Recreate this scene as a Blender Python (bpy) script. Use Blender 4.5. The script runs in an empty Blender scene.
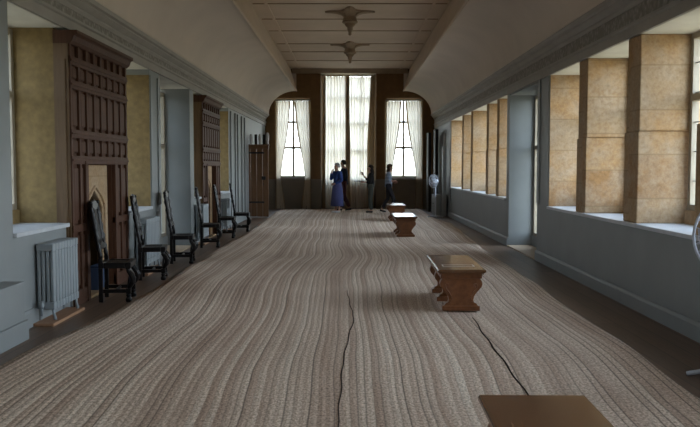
import bpy, math, random
from mathutils import Vector, Matrix
random.seed(7)
C = bpy.context.scene.collection
PI = math.pi
R = math.radians

# ------------------------------------------------------------------ mesh builder
class MB:
    def __init__(s):
        s.v, s.f, s.m = [], [], []
    def add(s, vs, fs, mi=0):
        b = len(s.v)
        s.v += [tuple(p) for p in vs]
        for k, q in enumerate(fs):
            s.f.append(tuple(b + i for i in q))
            s.m.append(mi[k] if isinstance(mi, (list, tuple)) else mi)
        return s
    def box(s, x0, x1, y0, y1, z0, z1, mi=0, **kw):
        # kw: xm, xp, ym, yp, zm, zp override the material of one face
        vs = [(x0,y0,z0),(x1,y0,z0),(x1,y1,z0),(x0,y1,z0),(x0,y0,z1),(x1,y0,z1),(x1,y1,z1),(x0,y1,z1)]
        fs = [(0,3,2,1),(4,5,6,7),(0,1,5,4),(2,3,7,6),(0,4,7,3),(1,2,6,5)]
        ms = [kw.get(k, mi) for k in ('zm','zp','ym','yp','xm','xp')]
        return s.add(vs, fs, ms)
    def prism(s, prof, axis, a0, a1, mi=0):
        n = len(prof)
        def P(p, a):
            if axis == 'Y': return (p[0], a, p[1])
            if axis == 'X': return (a, p[0], p[1])
            return (p[0], p[1], a)
        vs = [P(p, a0) for p in prof] + [P(p, a1) for p in prof]
        fs = [tuple(range(n))[::-1], tuple(range(n, 2*n))]
        fs += [(i, (i+1) % n, n+(i+1) % n, n+i) for i in range(n)]
        return s.add(vs, fs, mi)
    def tube(s, pts, rad, n=8, mi=0, closed=False):
        pts = [Vector(p) for p in pts]
        if not isinstance(rad, (list, tuple)): rad = [rad]*len(pts)
        N = len(pts); vs = []; fs = []
        up = None
        for i, p in enumerate(pts):
            if closed: t = pts[(i+1) % N] - pts[i-1]
            else: t = pts[min(i+1, N-1)] - pts[max(i-1, 0)]
            t.normalize()
            if up is None:
                up = Vector((0,0,1)) if abs(t.z) < .9 else Vector((1,0,0))
            a = t.cross(up); 
            if a.length < 1e-5: a = t.cross(Vector((0,1,0)))
            a.normalize(); b = a.cross(t).normalized(); up = b
            for k in range(n):
                th = 2*PI*k/n
                vs.append(p + (a*math.cos(th) + b*math.sin(th))*rad[i])
        for i in range(N if closed else N-1):
            j = (i+1) % N
            for k in range(n):
                k2 = (k+1) % n
                fs.append((i*n+k, i*n+k2, j*n+k2, j*n+k))
        if not closed:
            fs.append(tuple(range(n))[::-1]); fs.append(tuple((N-1)*n+k for k in range(n)))
        return s.add(vs, fs, mi)
    def lathe(s, prof, c=(0,0,0), n=16, mi=0, sx=1, sy=1):
        vs = []; fs = []
        for r, z in prof:
            for k in range(n):
                th = 2*PI*k/n
                vs.append((c[0]+r*sx*math.cos(th), c[1]+r*sy*math.sin(th), c[2]+z))
        for i in range(len(prof)-1):
            for k in range(n):
                k2 = (k+1) % n
                fs.append((i*n+k, i*n+k2, (i+1)*n+k2, (i+1)*n+k))
        fs.append(tuple(range(n))[::-1]); fs.append(tuple((len(prof)-1)*n+k for k in range(n)))
        return s.add(vs, fs, mi)
    def loft(s, rings, n=20, mi=0):
        # rings: (cx, cy, z, rx, ry)
        vs = []; fs = []
        for cx, cy, z, rx, ry in rings:
            for k in range(n):
                th = 2*PI*k/n
                vs.append((cx+rx*math.cos(th), cy+ry*math.sin(th), z))
        for i in range(len(rings)-1):
            for k in range(n):
                k2 = (k+1) % n
                fs.append((i*n+k, i*n+k2, (i+1)*n+k2, (i+1)*n+k))
        fs.append(tuple(range(n))[::-1]); fs.append(tuple((len(rings)-1)*n+k for k in range(n)))
        return s.add(vs, fs, mi)
    def xform(s, M):
        s.v = [tuple(M @ Vector(p)) for p in s.v]; return s
    def build(s, name, mats, parent=None, smooth=False, bevel=0, loc=None):
        me = bpy.data.meshes.new(name)
        me.from_pydata(s.v, [], s.f)
        if not isinstance(mats, (list, tuple)): mats = [mats]
        for m in mats: me.materials.append(m)
        for p, mi in zip(me.polygons, s.m):
            p.material_index = mi; p.use_smooth = smooth
        import bmesh
        bm = bmesh.new(); bm.from_mesh(me)
        bmesh.ops.recalc_face_normals(bm, faces=bm.faces)
        bm.to_mesh(me); bm.free()
        me.update()
        o = bpy.data.objects.new(name, me); C.objects.link(o)
        if parent is not None: o.parent = parent
        if loc is not None: o.location = loc
        if bevel:
            b = o.modifiers.new('bevel', 'BEVEL'); b.width = bevel; b.segments = 2
            b.limit_method = 'ANGLE'; b.angle_limit = R(40)
        return o

def tag(o, label=None, cat=None, group=None, kind=None):
    if label: o['label'] = label
    if cat: o['category'] = cat
    if group: o['group'] = group
    if kind: o['kind'] = kind
    return o
def thing(name, label, cat, loc=(0,0,0), rz=0, group=None, kind=None):
    o = bpy.data.objects.new(name, None); C.objects.link(o)
    o.empty_display_size = .1
    o.location = loc; o.rotation_euler = (0, 0, rz)
    return tag(o, label, cat, group, kind)
def dup(root, loc, rz, label):
    r = root.copy(); C.objects.link(r); r.location = loc; r.rotation_euler = (0, 0, rz); r['label'] = label
    for ch in list(root.children):
        c = ch.copy(); C.objects.link(c); c.parent = r
        for g in list(ch.children):
            d = g.copy(); C.objects.link(d); d.parent = c
    return r

# ------------------------------------------------------------------ materials
def new_mat(name):
    m = bpy.data.materials.new(name); m.use_nodes = True
    nt = m.node_tree; b = nt.nodes['Principled BSDF']
    return m, nt, b
def node(nt, t, **kw):
    n = nt.nodes.new(t)
    for k, v in kw.items():
        if k in n.inputs: n.inputs[k].default_value = v
        else: setattr(n, k, v)
    return n
def math_n(nt, op, a, b=None, c=None):
    n = nt.nodes.new('ShaderNodeMath'); n.operation = op
    for i, x in enumerate((a, b, c)):
        if x is None: continue
        if isinstance(x, (int, float)): n.inputs[i].default_value = x
        else: nt.links.new(x, n.inputs[i])
    return n.outputs[0]
def mixc(nt, fac, a, b, mode='MIX'):
    n = nt.nodes.new('ShaderNodeMix'); n.data_type = 'RGBA'; n.blend_type = mode
    for i, x in ((0, fac), (6, a), (7, b)):
        if isinstance(x, (int, float)): n.inputs[i].default_value = x
        elif isinstance(x, tuple): n.inputs[i].default_value = x if len(x) == 4 else x + (1,)
        else: nt.links.new(x, n.inputs[i])
    return n.outputs[2]
def ramp(nt, fac, stops):
    n = nt.nodes.new('ShaderNodeValToRGB'); el = n.color_ramp.elements
    while len(el) < len(stops): el.new(.5)
    for e, (p, c) in zip(el, stops):
        e.position = p; e.color = c if len(c) == 4 else tuple(c) + (1,)
    nt.links.new(fac, n.inputs[0]); return n.outputs[0]
def obj_xyz(nt, coord='Object', scale=None):
    tc = nt.nodes.new('ShaderNodeTexCoord'); out = tc.outputs[coord]
    if scale:
        mp = nt.nodes.new('ShaderNodeMapping'); mp.inputs['Scale'].default_value = scale
        nt.links.new(out, mp.inputs[0]); out = mp.outputs[0]
    return out
def noise(nt, vec, scale, detail=4, rough=.55):
    n = nt.nodes.new('ShaderNodeTexNoise'); n.inputs['Scale'].default_value = scale
    n.inputs['Detail'].default_value = detail; n.inputs['Roughness'].default_value = rough
    nt.links.new(vec, n.inputs['Vector']); return n.outputs['Fac']
def bump(nt, b, h, strength, dist=.01):
    n = nt.nodes.new('ShaderNodeBump'); n.inputs['Strength'].default_value = strength
    n.inputs['Distance'].default_value = dist
    nt.links.new(h, n.inputs['Height']); nt.links.new(n.outputs[0], b.inputs['Normal'])
def simple(name, c1, c2=None, scale=6, rough=.6, bs=0, bscale=40, stretch=None, spec=.5, metal=0, lo=.35, hi=.65):
    m, nt, b = new_mat(name)
    vec = obj_xyz(nt, 'Object', stretch)
    if c2 is None: c2 = tuple(x*.85 for x in c1)
    f = noise(nt, vec, scale)
    nt.links.new(ramp(nt, f, [(lo, c1), (hi, c2)]), b.inputs['Base Color'])
    b.inputs['Roughness'].default_value = rough; b.inputs['Metallic'].default_value = metal
    b.inputs['Specular IOR Level'].default_value = spec
    if bs: bump(nt, b, noise(nt, vec, bscale, 3), bs)
    return m

PAINT  = simple('blue_grey_paint', (.225,.238,.24), (.205,.218,.22), 2.5, .5, .05, 60)
WHITEP = simple('soffit_plaster', (.70,.68,.62), (.62,.60,.55), 3, .8)
SILLP  = simple('sill_paint', (.52,.54,.57), (.45,.47,.50), 8, .35)
COVE   = simple('cove_plaster', (.60,.52,.45), (.54,.47,.41), .9, .85, .08, 8)
CEILP  = simple('ceiling_plaster', (.58,.47,.37), (.53,.43,.34), 1.2, .85)
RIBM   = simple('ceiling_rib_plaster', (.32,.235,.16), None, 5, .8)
YELLOW = simple('ochre_plaster', (.235,.16,.062), (.16,.108,.042), 14, .85, .25, 30, lo=.3, hi=.7)
CORN   = simple('cornice_paint', (.31,.285,.26), (.27,.25,.23), 3, .6)
DAMASK = simple('brown_hanging', (.19,.105,.043), (.15,.083,.035), 5, .9)
DADO   = simple('dark_dado_paint', (.19,.155,.115), (.165,.135,.10), 3, .6)
def frieze_mat():
    m, nt, b = new_mat('carved_frieze')
    vec = obj_xyz(nt)
    v = nt.nodes.new('ShaderNodeTexVoronoi'); v.inputs['Scale'].default_value = 16
    nt.links.new(vec, v.inputs['Vector'])
    nt.links.new(ramp(nt, v.outputs['Distance'], [(.1, (.31,.29,.265)), (.6, (.19,.175,.155))]), b.inputs['Base Color'])
    b.inputs['Roughness'].default_value = .7
    inv = math_n(nt, 'SUBTRACT', 1, v.outputs['Distance'])
    bump(nt, b, inv, .8, .02); return m
FRIEZE = frieze_mat()
def stone_mat():
    m, nt, b = new_mat('ham_stone')
    vec = obj_xyz(nt)
    sep = nt.nodes.new('ShaderNodeSeparateXYZ'); nt.links.new(vec, sep.inputs[0])
    ysh = math_n(nt, 'MULTIPLY', math_n(nt, 'FLOOR', math_n(nt, 'MULTIPLY', sep.outputs[1], .6)), .37)
    z = math_n(nt, 'ADD', math_n(nt, 'MULTIPLY', sep.outputs[2], 2.2), ysh)
    fr = math_n(nt, 'FRACT', z)
    edge = math_n(nt, 'MINIMUM', fr, math_n(nt, 'SUBTRACT', 1, fr))
    wn = nt.nodes.new('ShaderNodeTexWhiteNoise'); wn.noise_dimensions = '1D'
    nt.links.new(math_n(nt, 'FLOOR', z), wn.inputs['W'])
    base = ramp(nt, wn.outputs['Value'], [(0, (.33,.18,.07)), (.5, (.41,.24,.10)), (1, (.37,.25,.135))])
    big = noise(nt, vec, 3.2, 6, .65)
    col = mixc(nt, ramp(nt, big, [(.35,(0,0,0)),(.68,(1,1,1))]), base, (.41,.31,.21))
    fine = noise(nt, vec, 22, 5, .7)
    col = mixc(nt, .55, col, ramp(nt, fine, [(.32,(.50,.43,.37)),(.62,(1.05,1.05,1.05))]), 'MULTIPLY')
    j = math_n(nt, 'LESS_THAN', edge, .018)
    col = mixc(nt, math_n(nt, 'MULTIPLY', j, .55), col, (.24,.16,.08))
    nt.links.new(col, b.inputs['Base Color']); b.inputs['Roughness'].default_value = .85
    bump(nt, b, fine, .25); return m
STONE = stone_mat()
def wood_mat(name, c1, c2, rough=.45, scale=5, stretch=(9,9,1), bs=.12):
    m, nt, b = new_mat(name)
    vec = obj_xyz(nt, 'Object', stretch)
    f = noise(nt, vec, scale, 6, .6)
    nt.links.new(ramp(nt, f, [(.3, c1), (.7, c2)]), b.inputs['Base Color'])
    b.inputs['Roughness'].default_value = rough
    bump(nt, b, f, bs); return m
OAK    = wood_mat('dark_oak', (.055,.023,.013), (.09,.042,.025), .55, 4)
OAK.node_tree.nodes['Principled BSDF'].inputs['Specular IOR Level'].default_value = .25
OAKSIDE= wood_mat('oak_return', (.10,.055,.022), (.14,.08,.035), .5, 4)
DOORW  = wood_mat('door_oak', (.10,.048,.02), (.16,.08,.036), .5, 4)
BENCHW = wood_mat('bench_oak', (.15,.055,.021), (.24,.095,.036), .28, 4, (6,6,6))
BENCHT = wood_mat('bench_top_oak', (.10,.045,.02), (.15,.07,.03), .2, 4, (12,1.5,8), .04)
BLACKW = wood_mat('black_chair_wood', (.004,.0035,.004), (.009,.007,.007), .34, 6, (6,6,2))
BLACKW.node_tree.nodes['Principled BSDF'].inputs['Specular IOR Level'].default_value = .3
CANE   = simple('chair_cane', (.016,.012,.010), (.010,.008,.007), 40, .5, .5, 120)
PALEB  = wood_mat('pale_boards', (.36,.26,.17), (.46,.34,.23), .5, 3, (1,8,8))
BOARDW = wood_mat('radiator_board_wood', (.30,.16,.09), (.38,.21,.12), .5, 4, (8,1,8))
def floor_mat():
    m, nt, b = new_mat('dark_floorboards')
    vec = obj_xyz(nt)
    sep = nt.nodes.new('ShaderNodeSeparateXYZ'); nt.links.new(vec, sep.inputs[0])
    x = math_n(nt, 'MULTIPLY', sep.outputs[0], 5.2)
    fr = math_n(nt, 'FRACT', x); fl = math_n(nt, 'FLOOR', x)
    yy = math_n(nt, 'FLOOR', math_n(nt, 'ADD', math_n(nt, 'MULTIPLY', sep.outputs[1], .35), math_n(nt, 'MULTIPLY', fl, .37)))
    wn = nt.nodes.new('ShaderNodeTexWhiteNoise'); wn.noise_dimensions = '2D'
    cb = nt.nodes.new('ShaderNodeCombineXYZ'); nt.links.new(fl, cb.inputs[0]); nt.links.new(yy, cb.inputs[1])
    nt.links.new(cb.outputs[0], wn.inputs['Vector'])
    base = ramp(nt, wn.outputs['Value'], [(0, (.11,.068,.044)), (1, (.185,.118,.078))])
    g = noise(nt, obj_xyz(nt, 'Object', (14, .9, 1)), 3, 6)
    col = mixc(nt, .6, base, ramp(nt, g, [(.3,(.55,.52,.5)),(.7,(1.1,1.1,1.1))]), 'MULTIPLY')
    gap = math_n(nt, 'LESS_THAN', math_n(nt, 'MINIMUM', fr, math_n(nt, 'SUBTRACT', 1, fr)), .02)
    col = mixc(nt, math_n(nt, 'MULTIPLY', gap, .8), col, (.015,.01,.008))
    nt.links.new(col, b.inputs['Base Color'])
    b.inputs['Roughness'].default_value = .42
    bump(nt, b, g, .15); return m
FLOORM = floor_mat()
def carpet_mat():
    m, nt, b = new_mat('rush_matting')
    tc = nt.nodes.new('ShaderNodeTexCoord')
    sep = nt.nodes.new('ShaderNodeSeparateXYZ'); nt.links.new(tc.outputs['UV'], sep.inputs[0])
    u, v = sep.outputs[0], sep.outputs[1]
    cw = nt.nodes.new('ShaderNodeCombineXYZ'); nt.links.new(math_n(nt, 'MULTIPLY', u, 2.0), cw.inputs[0]); nt.links.new(math_n(nt, 'MULTIPLY', v, .5), cw.inputs[1])
    wob = noise(nt, cw.outputs[0], 1.3, 2)
    s = math_n(nt, 'MULTIPLY', math_n(nt, 'ADD', u, math_n(nt, 'MULTIPLY', wob, .05)), 19.0)   # plaits about 53 mm wide
    fl = math_n(nt, 'FLOOR', s); fr = math_n(nt, 'FRACT', s)
    wn = nt.nodes.new('ShaderNodeTexWhiteNoise'); wn.noise_dimensions = '1D'; nt.links.new(fl, wn.inputs['W'])
    cb = nt.nodes.new('ShaderNodeCombineXYZ'); nt.links.new(math_n(nt, 'MULTIPLY', fl, 3.7), cb.inputs[0]); nt.links.new(v, cb.inputs[1])
    ln = noise(nt, cb.outputs[0], .55, 3)
    t = math_n(nt, 'ADD', math_n(nt, 'MULTIPLY', wn.outputs['Value'], .55), math_n(nt, 'MULTIPLY', ln, .6))
    base = ramp(nt, t, [(.15, (.42,.29,.21)), (.45, (.54,.405,.305)), (.75, (.64,.505,.39)), (1.0, (.76,.64,.51))])
    # broad fading patches
    pt = noise(nt, tc.outputs['Object'], .5, 3)
    base = mixc(nt, .5, base, ramp(nt, pt, [(.35,(.74,.70,.68)),(.68,(1.08,1.08,1.08))]), 'MULTIPLY')
    # braid speckle
    cb2 = nt.nodes.new('ShaderNodeCombineXYZ'); nt.links.new(math_n(nt,'MULTIPLY',u,60), cb2.inputs[0]); nt.links.new(math_n(nt,'MULTIPLY',v,34), cb2.inputs[1])
    sp = noise(nt, cb2.outputs[0], 1.0, 3, .7)
    base = mixc(nt, .85, base, ramp(nt, sp, [(.30,(.25,.22,.20)),(.54,(.98,.98,.98)),(.72,(1.5,1.5,1.5))]), 'MULTIPLY')
    # dark joints between the plaits, of uneven depth
    e = math_n(nt, 'MINIMUM', fr, math_n(nt, 'SUBTRACT', 1, fr))
    wj = nt.nodes.new('ShaderNodeTexWhiteNoise'); wj.noise_dimensions = '1D'
    nt.links.new(math_n(nt, 'ADD', math_n(nt, 'FLOOR', math_n(nt, 'ADD', s, .5)), 91.3), wj.inputs['W'])
    jd = math_n(nt, 'MULTIPLY', math_n(nt, 'POWER', wj.outputs['Value'], 1.3), math_n(nt, 'SUBTRACT', 1, math_n(nt, 'SMOOTH_MIN', math_n(nt, 'MULTIPLY', e, 6.0), 1, .2)))
    col = mixc(nt, math_n(nt, 'MULTIPLY', jd, .95), base, (.085,.06,.045))
    nt.links.new(col, b.inputs['Base Color']); b.inputs['Roughness'].default_value = .8
    b.inputs['Specular IOR Level'].default_value = .3
    h = math_n(nt, 'ADD', math_n(nt, 'MULTIPLY', e, 1.2), math_n(nt, 'MULTIPLY', sp, .5))
    bump(nt, b, h, .4, .012); return m
CARPET = carpet_mat()
SEAM = simple('seam_gap_shade', (.035,.025,.02), None, 10, .9, spec=.1)  # dark ribbon colour standing in for the shade inside the matting's open gaps
RAD   = simple('radiator_paint', (.27,.30,.32), (.24,.27,.29), 6, .45)
FANW  = simple('fan_white_plastic', (.50,.53,.60), None, 4, .4)
IRON  = simple('black_iron', (.012,.011,.011), None, 8, .5)
BLACKP= simple('black_board', (.010,.009,.009), None, 3, .6)
WFRAME= simple('window_frame_paint', (.30,.255,.19), None, 5, .5)
LEAD  = simple('lead_bars', (.12,.13,.13), None, 5, .5)
HEARTH= simple('dark_brick', (.03,.024,.02), None, 12, .9)  # even dark tone for the back of the fireplace hollows
BLUEB = simple('blue_box_paint', (.05,.085,.17), None, 6, .5)
PALEP = simple('pale_cresting', (.50,.50,.52), None, 6, .5)
def glass_mat(name, tint=(1,1,1)):
    m = bpy.data.materials.new(name); m.use_nodes = True; nt = m.node_tree
    nt.nodes.remove(nt.nodes['Principled BSDF']); out = nt.nodes['Material Output']
    t = nt.nodes.new('ShaderNodeBsdfTransparent'); t.inputs[0].default_value = tint + (1,)
    g = nt.nodes.new('ShaderNodeBsdfGlossy'); g.inputs['Roughness'].default_value = .02
    f = nt.nodes.new('ShaderNodeFresnel'); f.inputs[0].default_value = 1.45
    mx = nt.nodes.new('ShaderNodeMixShader')
    ge = nt.nodes.new('ShaderNodeNewGeometry')
    nt.links.new(math_n(nt, 'MULTIPLY', f.outputs[0], math_n(nt, 'SUBTRACT', 1, ge.outputs['Backfacing'])), mx.inputs[0]); nt.links.new(t.outputs[0], mx.inputs[1]); nt.links.new(g.outputs[0], mx.inputs[2])
    nt.links.new(mx.outputs[0], out.inputs[0]); return m
GLASS = glass_mat('window_glass', (.95,.98,.97))
def cloth_mat(name, dif, tra, ft, transp):
    m = bpy.data.materials.new(name); m.use_nodes = True; nt = m.node_tree
    nt.nodes.remove(nt.nodes['Principled BSDF']); out = nt.nodes['Material Output']
    vec = obj_xyz(nt, 'Object', (14, 1, .3))
    n = noise(nt, vec, 1.5, 2)
    d = nt.nodes.new('ShaderNodeBsdfDiffuse'); t = nt.nodes.new('ShaderNodeBsdfTranslucent'); p = nt.nodes.new('ShaderNodeBsdfTransparent')
    nt.links.new(ramp(nt, n, [(.3, tuple(x*.93 for x in dif)), (.7, dif)]), d.inputs[0])
    nt.links.new(ramp(nt, n, [(.3, tuple(x*.92 for x in tra)), (.7, tra)]), t.inputs[0])
    m1 = nt.nodes.new('ShaderNodeMixShader'); m1.inputs[0].default_value = ft
    nt.links.new(d.outputs[0], m1.inputs[1]); nt.links.new(t.outputs[0], m1.inputs[2])
    m2 = nt.nodes.new('ShaderNodeMixShader'); m2.inputs[0].default_value = transp
    nt.links.new(m1.outputs[0], m2.inputs[1]); nt.links.new(p.outputs[0], m2.inputs[2])
    nt.links.new(m2.outputs[0], out.inputs[0]); return m
SHEER = cloth_mat('sheer_cream_cloth', (.78,.70,.57), (.80,.74,.64), .52, .015)
HEAVY = cloth_mat('tan_cloth', (.46,.36,.24), (.40,.29,.18), .4, 0)
FANC  = cloth_mat('clear_fan_plastic', (.6,.64,.72), (.6,.64,.72), .5, .55)
def cl(name, c, r=.8): return simple(name, c, None, 18, r, .1, 90)

# ------------------------------------------------------------------ numbers of the room
XW = 2.95          # inner face of both long walls
XG = 3.5           # glass
XO = 3.72          # outer face
Y0, Y1 = -6.5, 27.4
ZS = .89           # sill
ZT = 2.82          # top of the openings
WIN = 0
def struct(o, label, cat): return tag(o, label, cat, None, 'structure')

def window(x, y0, y1, z0, z1, label, bars=(2, 3), lead=True):
    """a glazed light in a long wall, at x, spanning y0..y1"""
    global WIN
    WIN += 1
    w = thing('window_%d' % WIN, label, 'window', (x, (y0+y1)/2, z0), 0, None, 'structure')
    h = (y1-y0)/2; H = z1-z0
    f = MB(); t = .035
    f.box(-t, t, -h, -h+.06, 0, H); f.box(-t, t, h-.06, h, 0, H)
    f.box(-t, t, -h+.06, h-.06, 0, .06); f.box(-t, t, -h+.06, h-.06, H-.06, H)
    f.box(-t, t, -h+.06, h-.06, H*.62, H*.62+.07)
    if h > .55: f.box(-t, t, -.03, .03, .06, H-.06)
    f.build('window_frame', WFRAME, w, bevel=.004)
    if lead:
        l = MB(); n = max(2, int(2*h/.22)); k = int(H/.28)
        for i in range(1, n): yy = -h + 2*h*i/n; l.box(-.006, .006, yy-.005, yy+.005, .06, H-.06)
        for i in range(1, k): zz = H*i/k; l.box(-.006, .006, -h+.06, h-.06, zz-.005, zz+.005)
        l.build('leading', LEAD, w)
    MB().box(-.004, .004, -h+.05, h-.05, .05, H-.05).build('pane', GLASS, w)
    portal((x + (.1 if x > 0 else -.1), (y0+y1)/2, (z0+z1)/2), (y1-y0, z1-z0), 'X+' if x < 0 else 'X-')
    return w
def portal(loc, size, d):
    l = bpy.data.lights.new('daylight_portal', 'AREA'); l.shape = 'RECTANGLE'
    l.size, l.size_y = size; l.cycles.is_portal = True
    o = bpy.data.objects.new('daylight_portal', l); C.objects.link(o); o.location = loc
    v = {'X+': (1,0,0), 'X-': (-1,0,0), 'Y-': (0,-1,0)}[d]
    o.rotation_euler = Vector(v).to_track_quat('-Z', 'Y').to_euler()

# ------------------------------------------------------------------ floor
fl = MB().box(-XO, XO, Y0-.2, Y1+.6, -.12, 0).build('floor', FLOORM)
struct(fl, 'dark worn floorboards running the length of the gallery', 'floor')

# ------------------------------------------------------------------ long walls
def pier(m, s, y0, y1, mats=(0, 0), pil=True):
    """solid pier, s = side sign; mats = material of the near / far reveal"""
    a, b = sorted((s*XW, s*XO))
    m.box(a, b, y0, y1, 0, ZT, 0, ym=mats[0], yp=mats[1])
    if pil and y1-y0 > .5:
        a, b = sorted((s*(XW-.018), s*XW))
        m.box(a, b, y0+.02, y0+.16, .89, ZT, 0); m.box(a, b, y1-.16, y1-.02, .89, ZT, 0)
def dado(m, s, y0, y1, z=ZS-.04):
    a, b = sorted((s*XW, s*XO)); m.box(a, b, y0, y1, 0, z, 0)
def outer_fill(m, s, y0, y1, z0, z1):
    a, b = sorted((s*(XG-.06), s*XO)); m.box(a, b, y0, y1, z0, z1, 0)
def ssill(parent, s, y0, y1):
    a, b = sorted((s*(XW-.035), s*(XG-.03)))
    o = MB().box(a, b, y0, y1, ZS-.04, ZS).build('window_sill', SILLP, parent, bevel=.006)
    return o

# right wall -----------------------------------------------------------------
mr = MB()
mr.box(XW, XO, Y0, Y1, ZT, 3.4, 0, zm=1)
for a, b in ((Y0, 11.62), (14.75, 22.9)): dado(mr, 1, a, b)
pier(mr, 1, 11.62, 12.35, (2, 0)); pier(mr, 1, 14.55, 14.8, (0, 2), False); pier(mr, 1, 22.9, Y1, (2, 0))
mr.box(XW-.02, XW, 23.0, 23.35, .0, ZT)
mr.box(3.38, XO, 12.35, 14.55, 0, .2); mr.box(3.38, XO, 12.35, 14.0, .2, ZT); mr.box(XW+.01, XO, 12.35, 14.55, ZT-.03, ZT)
wr = mr.build('wall_right', [PAINT, WHITEP, STONE])
struct(wr, 'grey painted long wall with deep stone window bays', 'wall')
ssill(wr, 1, Y0+.1, 11.62); ssill(wr, 1, 14.8, 22.9)
FR = [(-3.5,.36), (-1.75,.36), (0,.36), (1.75,.36), (3.4,.36), (5.0,.36), (6.3,.36), (8.05,.36), (9.83,.36)]
FF = [(15.6,.24), (16.8,.24), (18.96,.26), (20.5,.24)]
def fin(s, y, t, par):
    f = MB(); a, b = sorted((s*(XW+.004), s*XO))
    a2, b2 = a, b
    f.box(a2, b2, y, y+t, 1.84, ZT, 0); f.box(a, b, y+.02, y+t+.06, ZS, 1.84, 0)
    return f.build('stone_pier', STONE, par, bevel=.012)
for y, t in FR + FF: fin(1, y, t, wr)
def lights(s, spans, where):
    for i, (a, b) in enumerate(spans):
        window(s*XG, a, b, ZS+.14, ZT, where[i] if isinstance(where, list) else where)
names = ['leaded window light between stone piers behind the viewpoint on the right']*6
edges = [Y0+.1] + [e for y, t in FR for e in (y, y+t+.06)] + [11.62]
sp = [(edges[i], edges[i+1]) for i in range(0, len(edges), 2)]
lab = []
for i, (a, b) in enumerate(sp):
    if i == len(sp)-1: lab.append('leaded window light beside the grey pier before the right-hand doorway recess')
    elif i == len(sp)-2: lab.append('second leaded window light from the right-hand doorway recess, between two stone piers')
    elif i == len(sp)-3: lab.append('leaded window light at the right edge of the photo above the white sill')
    else: lab.append('leaded window light of the right wall, number %s back from the standing fan' % ['seven','six','five','four','three','two','one'][i])
lights(1, sp, lab)
mrs = MB()
for a, b in sp: mrs.box(XG-.06, XO, a, b, ZS-.04, ZS+.14)
edges = [14.8] + [e for y, t in FF for e in (y, y+t+.06)] + [22.9]
sp2 = [(edges[i], edges[i+1]) for i in range(0, len(edges), 2)]
for a, b in sp2: mrs.box(XG-.06, XO, a, b, ZS-.04, ZS+.14)
mrs.build('stone_window_base', STONE, wr)
lights(1, sp2, ['window light in the far right bay, %s from the doorway recess' % k for k in ('first','second','third','fourth','fifth')])
window(3.44, 14.0, 14.55, .2, ZT-.05, 'tall window light inside the right-hand doorway recess', lead=False)

# left wall ------------------------------------------------------------------
ml = MB()
ml.box(-XO, -XW, Y0, Y1, ZT+.08, 3.4, 0, zm=1)
def pierL(y0, y1, mats=(0, 0), pil=True):
    pier(ml, -1, y0, y1, mats, pil); ml.box(-XO, -XW, y0, y1, ZT, ZT+.08)
LW = [(Y0+.1, -4.2), (-3.4, -.4), (.6, 3.6), (6.84, 8.15), (10.2, 11.6), (14.85, 15.4), (17.5, 19.1)]
for a, b in LW: dado(ml, -1, a, b)
pierL(-4.2, -3.4); pierL(-.4, .6); pierL(3.6, 6.84, (0, 0), False)
pierL(11.6, 12.22, (2, 0)); pierL(14.5, 14.85, (0, 2), False); pierL(19.1, Y1, (2, 0), False)
# chimney breasts
for yb in (8.15, 15.4):
    e = 10.2 if yb < 10 else 17.5
    x0, x1 = -XO, -3.05
    ml.box(x0, x1, yb, yb+.55, 0, ZT+.08, 2); ml.box(x0, x1, e-.55, e, 0, ZT+.08, 2)
    ml.box(x0, x1, yb+.55, e-.55, 1.5, ZT+.08, 2)
    ml.box(x0, x0+.08, yb+.55, e-.55, 0, 1.5, 3)
ml.box(-XO, -3.38, 12.22, 14.5, 0, .2); ml.box(-XO, -3.38, 12.22, 14.0, .2, ZT+.08)
for a, b in LW: ml.box(-XO, -(XG-.06), a, b, ZS-.04, ZS+.14, 2)
wl = ml.build('wall_left', [PAINT, WHITEP, YELLOW, HEARTH])
struct(wl, 'blue grey painted long wall with ochre window reveals', 'wall')
for a, b in LW: ssill(wl, -1, a, b)
ll = ['leaded window light far behind the viewpoint on the left', 'leaded window light behind the viewpoint on the left',
      'leaded window light on the left beside the viewpoint', 'window light in the left recess before the first panelled overmantel',
      'window light in the left recess just beyond the first panelled overmantel', 'narrow window light just before the second panelled overmantel',
      'window light just beyond the second panelled overmantel']
for (a, b), t in zip(LW, ll): window(-XG, a, b, ZS+.14, ZT+.06, t)
window(-3.44, 14.0, 14.5, .2, ZT, 'tall window light inside the left-hand doorway recess', lead=False)

ms_ = MB()
for y in (19.35, 20.1, 20.55, 21.3, 21.9): ms_.box(-XW, -XW+.035, y, y+.09, .18, ZT+.02, 0)
struct(ms_.build('trim_6', PAINT, bevel=.008), 'slim vertical painted strips on the far left pier before the oak door', 'trim')
# thresholds in the two doorway recesses
for s, n, lb in ((1, 'trim_1', 'pale floorboards in the right-hand doorway recess'), (-1, 'trim_2', 'pale floorboards in the left-hand doorway recess')):
    a, b = sorted((s*(XW-.03), s*(3.37)))
    y1 = 14.55 if s > 0 else 14.5
    struct(MB().box(a, b, 12.36, y1-.01, 0, .022).build(n, PALEB, bevel=.004), lb, 'threshold')
# low painted ledge against the near left pier
lg = MB(); lg.box(-XW, -2.77, 1.0, 6.62, 0, .50); lg.box(-2.77, -2.745, 1.0, 6.64, 0, .17)
struct(lg.build('trim_3', PAINT, bevel=.006), 'low painted ledge at the foot of the near left pier', 'ledge')

# skirtings
def skirt(s, spans, name, label):
    m = MB()
    for a, b in spans:
        prof = [(s*XW, 0), (s*(XW-.028), 0), (s*(XW-.028), .13), (s*(XW-.012), .16), (s*XW, .16)]
        m.prism(prof, 'Y', a, b)
    return struct(m.build(name, PAINT), label, 'skirting')
skirt(1, [(Y0, 12.35), (14.55, Y1)], 'baseboard_right', 'grey painted skirting along the right wall')
skirt(-1, [(Y0, 1.0), (6.64, 8.13), (10.22, 12.22), (14.5, 15.38), (17.52, Y1)], 'baseboard_left', 'blue grey painted skirting along the left wall')

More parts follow.
